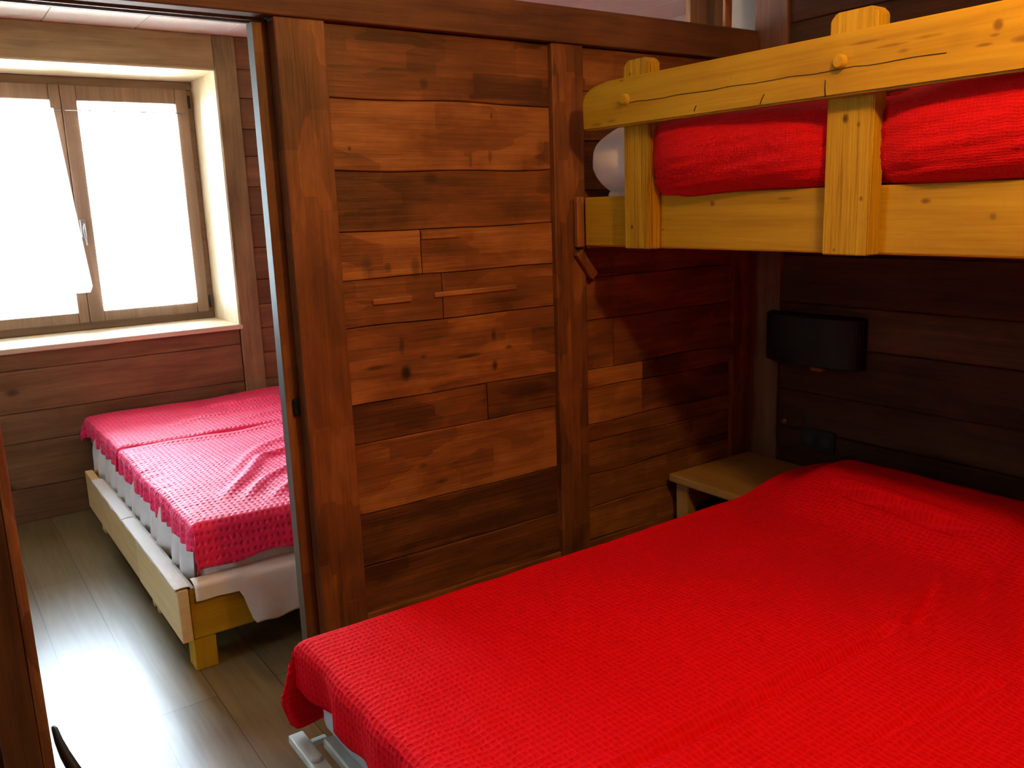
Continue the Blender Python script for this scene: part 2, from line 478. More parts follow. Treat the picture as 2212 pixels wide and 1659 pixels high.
def map1(s, a, b, r):
    arc = r*math.pi/2
    if s < a+r:
        u = a+r-s
        if u < arc: return a+r-r*math.sin(u/r), r*(1-math.cos(u/r)), -1
        return a, r+(u-arc), -1
    if s > b-r:
        u = s-(b-r)
        if u < arc: return b-r+r*math.sin(u/r), r*(1-math.cos(u/r)), 1
        return b, r+(u-arc), 1
    return s, 0.0, 0

def cover(name, x0, x1, y0, y1, zt, La, Lb, Lc, Ld, r, mat, height, side, step=0.012, tip=0.4, hem=0.10, seed=0.0, thick=0.004):
    """bed cover: lies on the top and hangs La/Lb over the x ends, Lc/Ld over the y ends"""
    ns = int((x1-x0+La+Lb)/step); ntt = int((y1-y0+Lc+Ld)/step)
    def fn(i, j):
        s = x0-La + i*(x1-x0+La+Lb); t = y0-Lc + j*(y1-y0+Lc+Ld)
        # uneven hems
        if s < x0: s = x0-(x0-s)*(1+hem*nz(t*5, seed)*2+hem*nz(t*17, seed+4))
        if s > x1: s = x1+(s-x1)*(1+hem*nz(t*5, seed+9)*2)
        if t < y0: t = y0-(y0-t)*(1+hem*nz(s*5, seed+20)*2)
        if t > y1: t = y1+(t-y1)*(1+hem*nz(s*5, seed+30)*2)
        px, dx, sx = map1(s, x0, x1, r); py, dy, sy = map1(t, y0, y1, r)
        d = (dx**3+dy**3)**(1/3.)
        mn = min(dx, dy)
        ex, ey = sx*mn*tip, sy*mn*tip
        ox, oy, oz = side(px, py, dx*sx, dy*sy, s, t)
        z = zt-d+height(px, py)*max(0.0, 1-d/0.12)+oz
        return Vector((px+ex+ox, py+ey+oy, z)), (s, t)
    return grid_mesh(name, ns, ntt, fn, mat, None, thick)

def seg_d(x, y, ax, ay, bx, by):
    vx, vy = bx-ax, by-ay
    L2 = vx*vx+vy*vy
    t = max(0, min(1, ((x-ax)*vx+(y-ay)*vy)/L2))
    px, py = ax+t*vx, ay+t*vy
    side = (x-ax)*vy-(y-ay)*vx
    return math.hypot(x-px, y-py), t, (1 if side > 0 else -1)
def fold(x, y, pts, width, height_):
    """a soft ridge along a polyline; tapers at both ends"""
    best = 9; tt = 0
    n = len(pts)-1
    for k in range(n):
        d, t, s = seg_d(x, y, *pts[k], *pts[k+1])
        if d < best: best = d; tt = (k+t)/n
    if best > width*3: return 0.0
    return height_*math.exp(-(best/width)**2)*min(1, 5*min(tt, 1-tt)+0.08)

# ================================================================== SETTING
XQ, YP, YW, CEIL = 2.78, 2.30, 4.843, 2.43
XL, YB, XFR, XFL = -1.40, -1.60, 3.50, -1.40

b = MB(); b.box(XL-0.1, XFR+0.1, YB-0.1, YW+0.1, -0.08, 0, 0)
struct(b.build('floor', M['floor']))

# ceilings: cream boards with fine joints
b = MB()
x = XL
while x < XFR:
    x1 = min(x+0.42, XFR)
    b.box(x, x1-0.004, YB, YW, CEIL, CEIL+0.03, 0.002)
    x = x1
b.box(XL-0.1, XFR+0.1, YB-0.1, YW+0.03, CEIL+0.031, CEIL+0.09, 0)
b.box(XL-0.1, XFR+0.1, YB-0.1, YB-0.071, CEIL, CEIL+0.031, 0); b.box(XL-0.1, XL-0.071, YB-0.07, YW+0.03, CEIL, CEIL+0.031, 0); b.box(XFR+0.001, XFR+0.1, YB-0.07, YW+0.03, CEIL, CEIL+0.031, 0)
struct(b.build('ceiling', M['ceil']))

SPOTS = [(1.207, 1.005, 0.022, 0.028, 1), (1.197, 1.094, 0.012, 0.034, 0.8), (1.533, 0.985, 0.013, 0.020, 0.9), (1.533, 1.085, 0.012, 0.028, 0.8),
         (1.118, 1.036, 0.055, 0.008, 0.8), (1.429, 1.030, 0.060, 0.008, 0.9), (1.269, 1.048, 0.012, 0.008, 0.7), (1.591, 1.040, 0.016, 0.008, 0.7),
         (1.10, 1.335, 0.022, 0.036, 0.55), (1.168, 1.327, 0.014, 0.018, 0.6), (1.262, 1.325, 0.020, 0.042, 0.6), (1.071, 1.669, 0.006, 0.008, 0.9),
         (1.558, 1.771, 0.006, 0.012, 0.7), (1.547, 1.646, 0.008, 0.026, 0.5), (1.311, 0.636, 0.030, 0.012, 0.7), (1.321, 1.856, 0.018, 0.018, 0.6),
         (1.40, 1.575, 0.08, 0.02, 0.35), (1.75, 1.66, 0.03, 0.05, 0.45), (1.66, 1.50, 0.10, 0.05, 0.4), (1.25, 0.70, 0.02, 0.01, 0.6), (1.68, 0.88, 0.09, 0.03, 0.5)]
# ---- partition wall (planks between upright boards)
def planks(b, x0, x1, edges, tones, yf, axis='x', dep=0.02, jit=0.006, splits=None):
    for k in range(len(edges)-1):
        zt_, zb = edges[k], edges[k+1]
        off = R.uniform(0, jit)
        sp = (splits or {}).get(k)
        segs = [(x0, x1, tones[k])] if not sp else [(x0, sp[0]-0.0015, sp[1]), (sp[0]+0.0015, x1, sp[2])]
        for i, (a, c, t) in enumerate(segs):
            o2 = off + (R.uniform(-0.003, 0.003) if i else 0)
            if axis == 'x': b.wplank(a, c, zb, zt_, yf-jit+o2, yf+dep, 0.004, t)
            else: b.box(yf-jit+o2, yf+dep, a, c, zb+0.001, zt_-0.001, 0.0035, t)

def wavy_plank_wall():
    b = MB()
    E1 = [2.0, 1.806, 1.606, 1.434, 1.30, 1.158, 0.929, 0.809, 0.587, 0.418, 0.27]
    T1 = [0.22, 0.66, 0.28, 0.7, 0.30, 0.52, -0.08, 0.66, 0.08, 0.20]
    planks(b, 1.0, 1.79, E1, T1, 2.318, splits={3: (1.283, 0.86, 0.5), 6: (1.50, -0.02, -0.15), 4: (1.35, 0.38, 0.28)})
    # slivers of lighter wood let into the wall
    b.box(1.285, 1.42, 2.3085, 2.318, 1.405, 1.428, 0.003, 0.8)
    b.box(1.11, 1.24, 2.309, 2.318, 1.222, 1.240, 0.003, 0.9)
    b.box(1.32, 1.63, 2.309, 2.318, 1.226, 1.242, 0.003, 0.72)
    E2 = [2.0, 1.86, 1.70, 1.54, 1.40, 1.24, 1.09, 0.914, 0.844, 0.712, 0.647, 0.525, 0.40, 0.27]
    T2 = [0.3, 0.35, 0.3, 0.4, 0.45, 0.5, 0.5, 0.85, 0.6, 0.35, 0.25, 0.5, 0.35]
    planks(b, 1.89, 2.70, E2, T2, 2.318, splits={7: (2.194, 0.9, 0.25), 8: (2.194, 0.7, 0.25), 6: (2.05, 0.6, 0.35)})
    # lower skirting zone of the wall
    b.box(1.0, 2.70, 2.312, 2.338, 0.0, 0.269, 0.002, 0.3)
    # backing core and the skin on the far side, leaving a pocket for the sliding door
    b.box(0.875, 2.965, 2.338, 2.342, 0.0, 2.0, 0, 0.2)
    b.box(0.875, 2.965, 2.398, 2.43, 0.0, 2.0, 0.002, 0.4)
    b.box(2.70, 2.965, 2.302, 2.336, 0.0, 2.0, 0, 0.2)
    return b
M['wall'] = wood('reclaimed_larch_partition', OLD_D, OLD_M, OLD_L, 'x', 1.0, 0.7, 1.1, 0.5, 0.8, 3.6, 0.35, 1.0, 0.28)
add_spots(M['wall'], SPOTS)
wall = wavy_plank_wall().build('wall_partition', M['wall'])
struct(wall)
def upright(x0, x1, y0, y1, z0, z1, mat='old_z', name='trim_1', tone=0.5, bev=0.004):
    return struct(MB().box(x0, x1, y0, y1, z0, z1, bev, tone, 2).build(name, M[mat]))
upright(0.871, 1.012, 2.288, 2.338, 0, 1.999, tone=0.5, name='trim_1')
upright(1.782, 1.912, 2.292, 2.338, 0, 1.999, tone=0.42, name='trim_2')
upright(2.672, 2.778, 2.300, 2.338, 0, 1.999, tone=0.40, name='trim_3')
upright(1.012, 1.782, 2.300, 2.312, 0.245, 0.272, 'old_x', 'trim_4', 0.75)
# left jamb of the opening with its lighter edge strip, and the wall beside it
lw = MB()
z = 2.0; k = 0
while z > 0:
    zb = max(0, z-R.uniform(0.14, 0.2)); lw.box(XL, 0.085, 2.318, 2.40, zb+0.001, z-0.001, 0.003); z = zb
struct(lw.build('wall_left_of_opening', M['dark_x']))
upright(0.02, 0.102, 2.292, 2.44, 0, 1.999, 'dark_z', 'trim_5', 0.35)
upright(0.102, 0.128, 2.290, 2.44, 0, 1.999, 'old_z', 'trim_6', 0.75, 0.008)
# header beam running the whole width
hb = MB().box(XL, XQ, 2.282, 2.335, 2.0, 2.110, 0.004, 0.5, 2)
hb.box(XL, 2.965, 2.337, 2.432, 2.012, 2.110, 0.003, 0.4)
struct(hb.build('trim_7', M['dark_x']))
struct(MB().box(XL, XQ, 2.420, 2.448, 2.004, 2.060, 0.003, 0.6).build('trim_8', M['far_x']))
trk = MB().box(-0.55, 0.87, 2.352, 2.358, 1.996, 2.014, 0.001).box(-0.55, 0.87, 2.392, 2.398, 1.996, 2.014, 0.001)
tag(trk.build('door_track', M['steel']), 'grey metal sliding door track under the header beam', 'door track')
# transom: uprights standing on the beam by the corner
upright(2.598, 2.634, 2.296, 2.312, 2.110, CEIL-0.001, 'old_z', 'trim_9', 0.6)
upright(2.735, 2.945, 2.60, 2.63, 0.0, CEIL-0.001, 'far_z', 'trim_10', 0.75)
pc = MB().cyl((3.10, 2.62, 0), (3.10, 2.62, CEIL-0.001), 0.105, seg=40)
struct(pc.build('trim_11', M['plaster']))

# ---- right wall (head wall)
b = MB()
z = CEIL; 
while z > 0.001:
    zb = max(0, z-R.uniform(0.14, 0.20)); planks(b, YB, 2.16, [z, zb], [R.uniform(0.1, 0.6)], XQ, 'y', 0.03, 0.0, None); z = zb
b.box(XQ+0.0305, XQ+0.06, YB, 2.299, -0.05, CEIL+0.03, 0, 0.3)
M['head_wall'] = wood('dark_stained_larch', (0.022, 0.009, 0.004), (0.062, 0.024, 0.010), (0.12, 0.050, 0.02), 'y', 1.0, 0.6, 0.9, 0.7, 0.5, 3.0, 0.15)
struct(b.build('wall_right', M['head_wall']))
upright(2.765, 2.81, 2.150, 2.30, 0, CEIL-0.001, 'dark_z', 'trim_12', 0.6)

# ---- near room other walls
b = MB()
z = CEIL
while z > 0.001:
    zb = max(0, z-R.uniform(0.14, 0.20)); b.box(XL-0.04, XL, YB, 2.28, zb+0.001, z-0.001, 0.003); z = zb
b.box(XL-0.07, XL-0.041, YB, YP, 0, CEIL, 0)
struct(b.build('wall_left', M['old_y']))
b = MB()
z = CEIL
while z > 0.001:
    zb = max(0, z-R.uniform(0.14, 0.20)); b.box(XL, XQ, YB-0.04, YB, zb+0.001, z-0.001, 0.003); z = zb
b.box(XL, XQ, YB-0.07, YB-0.041, 0, CEIL, 0)
struct(b.build('wall_back', M['old_x']))

# ---- far room
RX0, RX1, RZ0, RZ1 = 0.11, 1.49, 0.892, 2.248
YF = 5.28
b = MB()
edges = [0.892, 0.778, 0.565, 0.41, 0.177, 0.0]
tones = [0.55, 0.6, 0.45, 0.4, 0.3]
for k in range(5):
    b.box(XFL, 1.49, YW-R.uniform(0, 0.004), YW+0.03, edges[k+1]+0.001, edges[k]-0.001, 0.003, tones[k])
z = CEIL
while z > 0.001:
    zb = max(0, z-R.uniform(0.13, 0.18)); b.box(1.61, XFR, YW-R.uniform(0, 0.004), YW+0.03, zb+0.001, z-0.001, 0.003, R.uniform(0.3, 0.65)); z = zb
z = 2.26
while z > 0.9:
    zb = max(0.892, z-R.uniform(0.13, 0.18)); b.box(XFL, RX0-0.11, YW, YW+0.03, zb+0.001, z-0.001, 0.003); z = zb
b.box(XFL-0.06, RX0-0.01, YW+0.031, YW+0.5, -0.08, CEIL+0.09, 0); b.box(RX1+0.02, XFR+0.06, YW+0.031, YW+0.5, -0.08, CEIL+0.09, 0)
b.box(RX0-0.01, RX1+0.02, YW+0.03, YW+0.5, 0, 0.86, 0); b.box(RX0-0.01, RX1+0.02, YW+0.031, YW+0.5, 2.27, CEIL+0.09, 0)
struct(b.build('wall_window', M['far_x']))
struct(MB().box(RX0-0.11, 1.494, YW-0.012, YW+0.03, 2.258, CEIL-0.001, 0.004, 0.6).build('trim_13', M['case_x']))
struct(MB().box(1.494, 1.612, YW-0.016, YW+0.03, 0, CEIL-0.001, 0.004, 0.35).build('trim_14', M['case_z']))
struct(MB().box(RX0-0.11, RX0-0.002, YW-0.016, YW+0.03, 0.892, 2.257, 0.004, 0.6).build('trim_15', M['far_z']))
struct(MB().box(XFR, XFR+0.05, 2.40, YW+0.03, 0, CEIL, 0).box(2.985, XFR, 2.41, 2.44, 0, CEIL, 0)
       .box(2.970, 2.985, 2.285, 2.44, 0, CEIL, 0).box(2.812, 2.970, 2.285, 2.2985, 0, CEIL, 0).build('wall_far_right', M['plaster']))
struct(MB().box(XFL-0.05, XFL, 2.44, YW, 0, CEIL, 0).build('wall_far_left', M['plaster']))

# window
win = struct(MB().box(RX0, RX1, YF+0.012, YF+0.07, RZ0, RZ0+0.045, 0.004).box(RX0, RX1, YF+0.012, YF+0.07, RZ1-0.045, RZ1, 0.004)
   .box(RX0, RX0+0.035, YF+0.012, YF+0.07, RZ0+0.045, RZ1-0.045, 0.004).box(RX1-0.035, RX1, YF+0.012, YF+0.07, RZ0+0.045, RZ1-0.045, 0.004).build('window_1', M['sash_x']))
rv = MB().box(RX1, RX1+0.02, YW-0.004, YF+0.07, RZ0, RZ1, 0.002, 0.6)
rv.box(RX0-0.01, RX0, YW-0.004, YF+0.07, RZ0, RZ1, 0.002, 0.6)
rv.build('reveal_lining', M['reveal_z'], win)
MB().box(RX0-0.01, RX1+0.02, YW-0.004, YF+0.07, RZ1, RZ1+0.02, 0.002, 0.6).build('reveal_head', M['reveal_x'], win)
MB().box(RX0-0.01, RX1+0.02, YW-0.018, YF+0.07, RZ0-0.028, RZ0, 0.004, 0.9).build('window_sill', M['reveal_x'], win)
def sash(x0, x1, px0, px1):
    z0, z1 = 0.935, 2.205
    pz0, pz1 = 0.994, 2.122
    s = MB()
    s.box(x0, px0, YF-0.012, YF+0.04, z0, z1, 0.006, 0.5, 2); s.box(px1, x1, YF-0.012, YF+0.04, z0, z1, 0.006, 0.5, 2)
    s.box(px0, px1, YF-0.010, YF+0.04, z0, pz0, 0.006, 0.5, 2); s.box(px0, px1, YF-0.010, YF+0.04, pz1, z1, 0.006, 0.5, 2)
    o = s.build('sash', M['sash_z'], win)
    MB().box(px0-0.005, px1+0.005, YF+0.018, YF+0.024, pz0-0.005, pz1+0.005, 0).build('pane', M['glass'], o)
    return o
s1 = sash(0.145, 0.7995, 0.215, 0.746)
MB().box(0.785, 0.815, YF+0.041, YF+0.05, 0.94, 2.20, 0.001).build('astragal', M['sash_z'], win)
s2 = sash(0.801, 1.458, 0.878, 1.388)
h = MB().box(0.812, 0.840, YF-0.020, YF-0.011, 1.40, 1.50, 0.003)
h.cyl((0.826, YF-0.02, 1.47), (0.826, YF-0.05, 1.47), 0.008)
h.tube([(0.826, YF-0.05, 1.478), (0.826, YF-0.053, 1.44), (0.826, YF-0.053, 1.36)], [0.008, 0.009, 0.007])
h.build('window_handle', M['chrome'], win)
for z0 in (0.96, 2.10):
    MB().cyl((1.462, YF-0.016, z0), (1.462, YF-0.016, z0+0.07), 0.007, bev=0.002).build('hinge', M['black'], win)

# sheer curtains on thin rods
for (x0, x1, lab) in ((0.19, 0.80, 'thin curtain rod across the left window sash'), (0.80, 1.44, 'thin curtain rod across the right window sash')):
    rd = MB().cyl((x0+0.01, YF-0.030, 2.070), (x1-0.01, YF-0.030, 2.070), 0.0035)
    for xx in (x0+0.02, x1-0.02): rd.cyl((xx, YF-0.030, 2.070), (xx, YF-0.011, 2.070), 0.004)
    tag(rd.build('curtain_rod', M['chrome']), lab, 'curtain rod', 'rods over the window sashes')
def cur_left(i, j):
    z = 2.072-i*0.962
    xr = 0.748 + 0.072*i
    if i > 0.97: xr -= (i-0.97)*0.6
    x = 0.20 + (xr-0.20)*j
    return Vector((x, YF-0.085-0.03*i+0.004*math.sin(x*90)+0.003*math.sin(x*41+z*3), z)), (x, z)
tag(grid_mesh('curtain', 60, 120, cur_left, M['sheer_thin'], thick=0), 'sheer white curtain on the left sash, pulled aslant past the sash stile', 'curtain', 'sheer window curtains')
def cur_right(i, j):
    z = 2.072-i*1.07
    x = 0.884 + 0.500*j
    return Vector((x, YF-0.036+0.004*math.sin(x*95+1)+0.003*math.sin(x*37-z*3), z)), (x, z)
tag(grid_mesh('curtain', 60, 120, cur_right, M['sheer'], thick=0), 'sheer white curtain hanging straight on the right sash', 'curtain', 'sheer window curtains')

# sliding pocket door
dr = struct(MB().box(0.8352, 1.60, 2.347, 2.391, 0.006, 1.992, 0.0005, 0.35).build('door_1', M['pine_z']))
dr.data.materials[0] = M['old_z']
MB().box(0.834, 0.8350, 2.3478, 2.391, 0.006, 1.992, 0.0002).build('edge_strip', M['steel'], dr)
MB().box(0.852, 0.878, 2.335, 2.3475, 0.925, 0.975, 0.005, seg=3).build('latch_plate', M['black'], dr)

# ================================================================== BUNK
bunk = thing('loft_bunk_bed', (2.3, 1.3, 1.355), 'yellow pine bunk bed fixed high on the wall above the red double bed', 'bunk bed')
y_end = 0.28
PD, PM, PL = (0.24, 0.115, 0.005), (0.385, 0.215, 0.010), (0.48, 0.30, 0.018)
M['rail'] = wood('pine_guard_rail', PD, PM, PL, 'y', 1.2, 0.2, 0.6, 0.55, 0.3, 3.2, 0.12, 0.8)
add_spots(M['rail'], [(0.905, 1.808, .012, .013, .8), (0.86, 1.775, .022, .008, .7), (0.91, 1.79, .012, .004, .6), (0.93, 1.775, .02, .004, .7), (1.19, 1.822, .05, .004, .6),
   (1.13, 1.806, .05, .004, .6), (1.05, 1.810, .04, .005, .5), (1.10, 1.79, .015, .006, .5), (2.03, 1.735, .03, .006, .6), (2.10, 1.730, .03, .008, .6), (1.985, 1.845, .012, .004, .8),
   (1.57, 1.797, .003, .003, .9), (1.58, 1.778, .003, .003, .9), (0.80, 1.81, .04, .008, .7)], 1, (0.13, 0.05, 0.006))
M['post'] = wood('pine_post', (0.17, 0.075, 0.004), PM, (0.50, 0.315, 0.02), 'z', 1.9, 0.4, 0.3, 0.55, 0.9, 3.2, 0.12, 0.7, 0.0, 1.5)
add_spots(M['post'], [(1.259, 1.668, .010, .014, 1), (1.224, 1.652, .006, .008, .8), (1.209, 1.485, .006, .008, .8), (1.985, 1.419, .007, .007, .9), (1.99, 1.865, .006, .006, .6), (1.275, 1.365, .006, .005, .7)], 1, (0.05, 0.022, 0.004))
M['board'] = wood('pine_side_board', PD, PM, PL, 'y', 1.2, 0.4, 0.6, 0.55, 0.3, 3.0, 0.12, 0.8)
add_spots(M['board'], [(1.705, 1.483, .012, .010, .9), (1.08, 1.475, .014, .008, .8), (1.46, 1.49, .03, .004, .6), (0.93, 1.44, .01, .01, .6), (1.90, 1.41, .01, .006, .5)], 1, (0.10, 0.035, 0.004))
MB().box(1.887, 1.925, y_end, 2.268, 1.353, 1.514, 0.006, 0.5, 2).build('side_board', M['board'], bunk)
# guard rail with a rounded upper corner at the wall end
pts = [(y_end, 1.716), (2.164, 1.716), (2.168, 1.80), (2.155, 1.826), (2.12, 1.842), (2.05, 1.852), (y_end, 1.852)]
MB().prism(pts, 'x', 1.800, 1.838, 0.55, 0.005).build('guard_rail', M['rail'], bunk)
posts = [(1.911, 2.019), (1.187, 1.310), (0.42, 0.54)]
for i, (ya, yb) in enumerate(posts):
    p = MB()
    c = 0.016
    outline = [(ya, 1.353), (yb, 1.353), (yb, 1.905-c), (yb-c, 1.905), (ya+c, 1.905), (ya, 1.905-c)]
    p.prism(outline, 'x', 1.839, 1.886, [0.45, 0.72, 0.5][i], 0.003)
    p.build('post', M['post'], bunk)
    ym = (ya+yb)/2
    MB().cyl((1.84, ym, 1.790), (1.785, ym, 1.790), 0.0165, 0.0155, tone=0.8, bev=0.003).build('wooden_peg', M['pine_x'], bunk)
# pencil-thin cracks and nail marks in the rail
ck = MB()
for (ya, za, yb, zb, wd) in ((1.695, 1.728, 1.688, 1.742, .0012), (1.475, 1.722, 1.463, 1.745, .0012), (1.287, 1.718, 1.289, 1.755, .0014)):
    ck.tube([(1.7995, ya, za), (1.7990, (ya+yb)/2+.001, (za+zb)/2), (1.7995, yb, zb)], wd, 6)
crk = [(1.7996, 1.95-0.035*i, 1.778+0.0012*math.sin(i*1.3)+0.0007*nz(i*.7)*3-0.0002*i) for i in range(0, 28)]
ck.tube(crk, [0.0009+0.0006*abs(nz(i*.6)) for i in range(28)], 6)
ck.build('crack', M['gap'], bunk)
MB().box(1.925, 2.765, y_end, 2.268, 1.362, 1.382, 0.002, 0.4).build('base_panel', M['pine_y'], bunk)
MB().box(1.895, 2.765, 2.255, 2.270, 1.345, 1.514, 0.003, 0.35).build('end_board', M['pine_x'], bunk)
MB().box(1.858, 1.889, 2.269, 2.290, 1.350, 1.516, 0.003, 0.95).build('wall_cleat', M['old_z'], bunk)
MB().box(1.895, 2.765, y_end-0.03, y_end, 1.353, 1.514, 0.003, 0.45).build('end_board', M['pine_x'], bunk)
# small angled support block under the corner
blk = MB(); blk.box(-0.016, 0.016, -0.022, 0.0, -0.06, 0.05, 0.003, 0.5, 1, Matrix.Translation((1.896, 2.290, 1.295)) @ Matrix.Rotation(math.radians(-38), 4, 'Y'))
blk.build('support_block', M['old_z'], bunk)

mb = MB(); mb.box(1.935, 2.755, y_end+0.02, 2.225, 1.383, 1.545, 0.035, seg=4)
o = mb.build('mattress', M['white']);
for p in o.data.polygons: p.use_smooth = True
tag(o, 'white mattress lying in the high bunk', 'mattress')

def bunk_duvet(i, j):
    # i: along the bunk, j: from the front hem up over the top to the back
    y = 0.34 + i*(1.985-0.34)
    u = j*1.10
    def near(c, wd): return math.exp(-((y-c)/wd)**2)
    pinch = max(near(1.965, 0.075), near(1.25, 0.11), near(0.48, 0.1))
    bulge = 0.052*(1-pinch)+0.022*near(1.74, 0.16)
    zb = 1.513 - 0.003*near(1.76, 0.14) + 0.006*math.sin(y*9) + 0.02*pinch*(1 if y < 1.6 else 0)
    htop = 1.742 + 0.015*nz(y*3, 1) + 0.05*sm(1.2, 0.6, y) - 0.025*near(1.25, 0.16)
    H_ = htop-zb
    Ls = H_*1.25
    if u < Ls:
        a = u/Ls
        z = zb + H_*(a-0.10*math.sin(2*math.pi*a)/math.pi)
        prof = math.sin(math.pi*min(1, a*0.92+0.06))**0.6
        x = 1.915 - (0.022+bulge)*prof + 0.05*sm(0.80, 1.0, a) + 0.012*sm(0.15, 0.0, a)
    else:
        z = htop + 0.012*math.sin((u-Ls)*4); x = 1.965-0.02 + (u-Ls)
        a = 1
    wr = 0.007*nz(y*4+z*6, z*60+y*4, 3.1) + 0.004*nz(y*11, z*120+y*9, 1.7)
    wr += 0.010*pinch*nz(y*10, z*60+y*25, 8)
    x = min(x, 2.70)
    if a < 1: x -= wr
    else: z += wr*0.6
    return Vector((x, y, z)), (u, y)
tag(grid_mesh('duvet', 190, 110, bunk_duvet, M['red_bunk'], thick=0.006), 'bulky red duvet pressed against the rails of the high bunk', 'duvet')

def pillow(name, cx, cy, cz, lx, ly, lz, mat, rx=0.0, seed=1, sq=1.0):
    bm = bmesh.new(); bmesh.ops.create_uvsphere(bm, u_segments=48, v_segments=28, radius=1)
    for v in bm.verts:
        x, y, z_ = v.co
        sx = math.copysign(abs(x)**0.5, x); sy = math.copysign(abs(y)**0.5, y); z_ = math.copysign(abs(z_)**sq, z_)
        k = max(0.0, 1-max(abs(sx), abs(sy))**6*0.55)
        v.co = Vector((sx*lx/2, sy*ly/2, z_*lz/2*k)) + Vector((nz(x*3, y*3, seed), nz(y*3, z_*3, seed+5), nz(z_*3, x*3, seed+9)))*0.006
    for f in bm.faces: f.smooth = True
    me = bpy.data.meshes.new(name); bm.to_mesh(me); bm.free()
    me.materials.append(mat)
    o = bpy.data.objects.new(name, me); COL.objects.link(o)
    o.location = (cx, cy, cz); o.rotation_euler = (rx, 0, 0)
    return o
o = pillow('pillow', 2.22, 2.13, 1.625, 0.72, 0.25, 0.25, M['white'], sq=0.6)
tag(o, 'white pillow at the wall end of the high bunk', 'pillow')

# ================================================================== NEAR BED
BX0, BX1, BY0, BY1 = 0.625, 2.70, 0.22, 1.862
fr = thing('metal_bed_frame', (0.64, 1.0, 0), 'white painted metal bed frame showing below the near red bedspread', 'bed frame')
MB().box(0.655, 2.69, 0.26, 1.80, 0.235, 0.262, 0.004).build('slat_base', M['whitemetal'], fr)
for (lx, ly) in ((0.72, 1.72), (0.72, 0.34), (2.62, 1.72), (2.62, 0.34)):
    MB().box(lx-0.018, lx+0.018, ly-0.018, ly+0.018, 0, 0.234, 0.004).build('leg', M['whitemetal'], fr)
MB().box(0.594, 0.632, 1.30, 1.868, 0.236, 0.258, 0.004, seg=2).build('foot_bar', M['whitemetal'], fr)
MB().box(0.634, 0.672, 1.812, 1.830, 0.238, 0.252, 0.002).build('bar_tab', M['whitemetal'], fr)
MB().cyl((0.613, 1.735, 0.256), (0.613, 1.735, 0.268), 0.014, bev=0.002).build('pivot_pin', M['whitemetal'], fr)

mm = MB(); mm.box(0.668, 2.68, 0.25, 1.838, 0.263, 0.452, 0.03, seg=4)
o = mm.build('mattress', M['satin'])
for p in o.data.polygons: p.use_smooth = True
tag(o, 'grey satin covered mattress under the near red bedspread', 'mattress')
def near_h(x, y):
    h = 0.022
    # pillows under the cover
    px = sm(2.14, 2.42, x)*(1-0.45*sm(2.52, 2.70, x))
    py = 1-sm(1.66, 1.80, y)*0.55
    gap = 1-0.35*math.exp(-((y-0.99)/0.07)**2)
    h += 0.10*px*py*gap
    h += 0.008*nz(x*2.2, y*2.2, 2)+0.003*nz(x*7, y*7, 5)
    # valley where the two mattresses meet, with a rumpled lip
    v = sm(0.80, 1.15, x)*sm(1.80, 1.70, x)
    cy = 1.010+0.008*nz(x*9, 3)
    h -= 0.030*v*math.exp(-((y-cy-0.014)/0.017)**2)
    h += 0.010*v*math.exp(-((y-cy+0.030)/0.026)**2)
    h += fold(x, y, [(1.80, 0.985), (1.90, 1.01), (2.06, 1.065)], 0.011, 0.020)
    h -= fold(x, y, [(1.80, 1.003), (1.90, 1.028), (2.06, 1.085)], 0.014, 0.030)
    h += fold(x, y, [(2.03, 0.96), (2.13, 0.975), (2.24, 1.04)], 0.014, 0.012)
    h += fold(x, y, [(1.30, 0.78), (1.45, 0.765), (1.60, 0.745), (1.78, 0.71)], 0.020, 0.012)
    h -= fold(x, y, [(1.30, 0.812), (1.45, 0.797), (1.60, 0.777), (1.78, 0.742)], 0.014, 0.016)
    h -= fold(x, y, [(2.335, 1.60), (2.322, 1.49), (2.312, 1.30), (2.300, 1.12)], 0.014, 0.040)
    h += fold(x, y, [(2.355, 1.60), (2.35, 1.49), (2.34, 1.30), (2.33, 1.12)], 0.020, 0.012)
    h += fold(x, y, [(1.70, 1.60), (2.0, 1.50), (2.25, 1.45)], 0.03, 0.005)
    h -= 0.006*math.exp(-((x-0.76)/0.03)**2)*sm(1.75, 1.2, y)
    return h
def near_side(px, py, dx, dy, s, t):
    ox = oy = oz = 0.0
    if dx < 0:
        a = min(1, -dx/0.10)
        ox = a*(0.010*nz(t*7, 2)*1.6 + 0.006*math.sin(t*34+2*nz(t*5)))
        ox += 0.022*a*math.exp(-((t-1.70)/0.05)**2)
    if dy > 0:
        a = min(1, dy/0.12)
        oy = a*(0.010*nz(s*6, 7)+0.004*math.sin(s*30))
    return ox, oy, oz
o = cover('bedspread', BX0, BX1, BY0, BY1, 0.485, 0.095, 0.10, 0.22, 0.20, 0.035, M['red'], near_h, near_side, step=0.0105, tip=0.20, hem=0.14, seed=3)
tag(o, 'red waffle bedspread over the large near double bed under the bunk', 'bedspread')

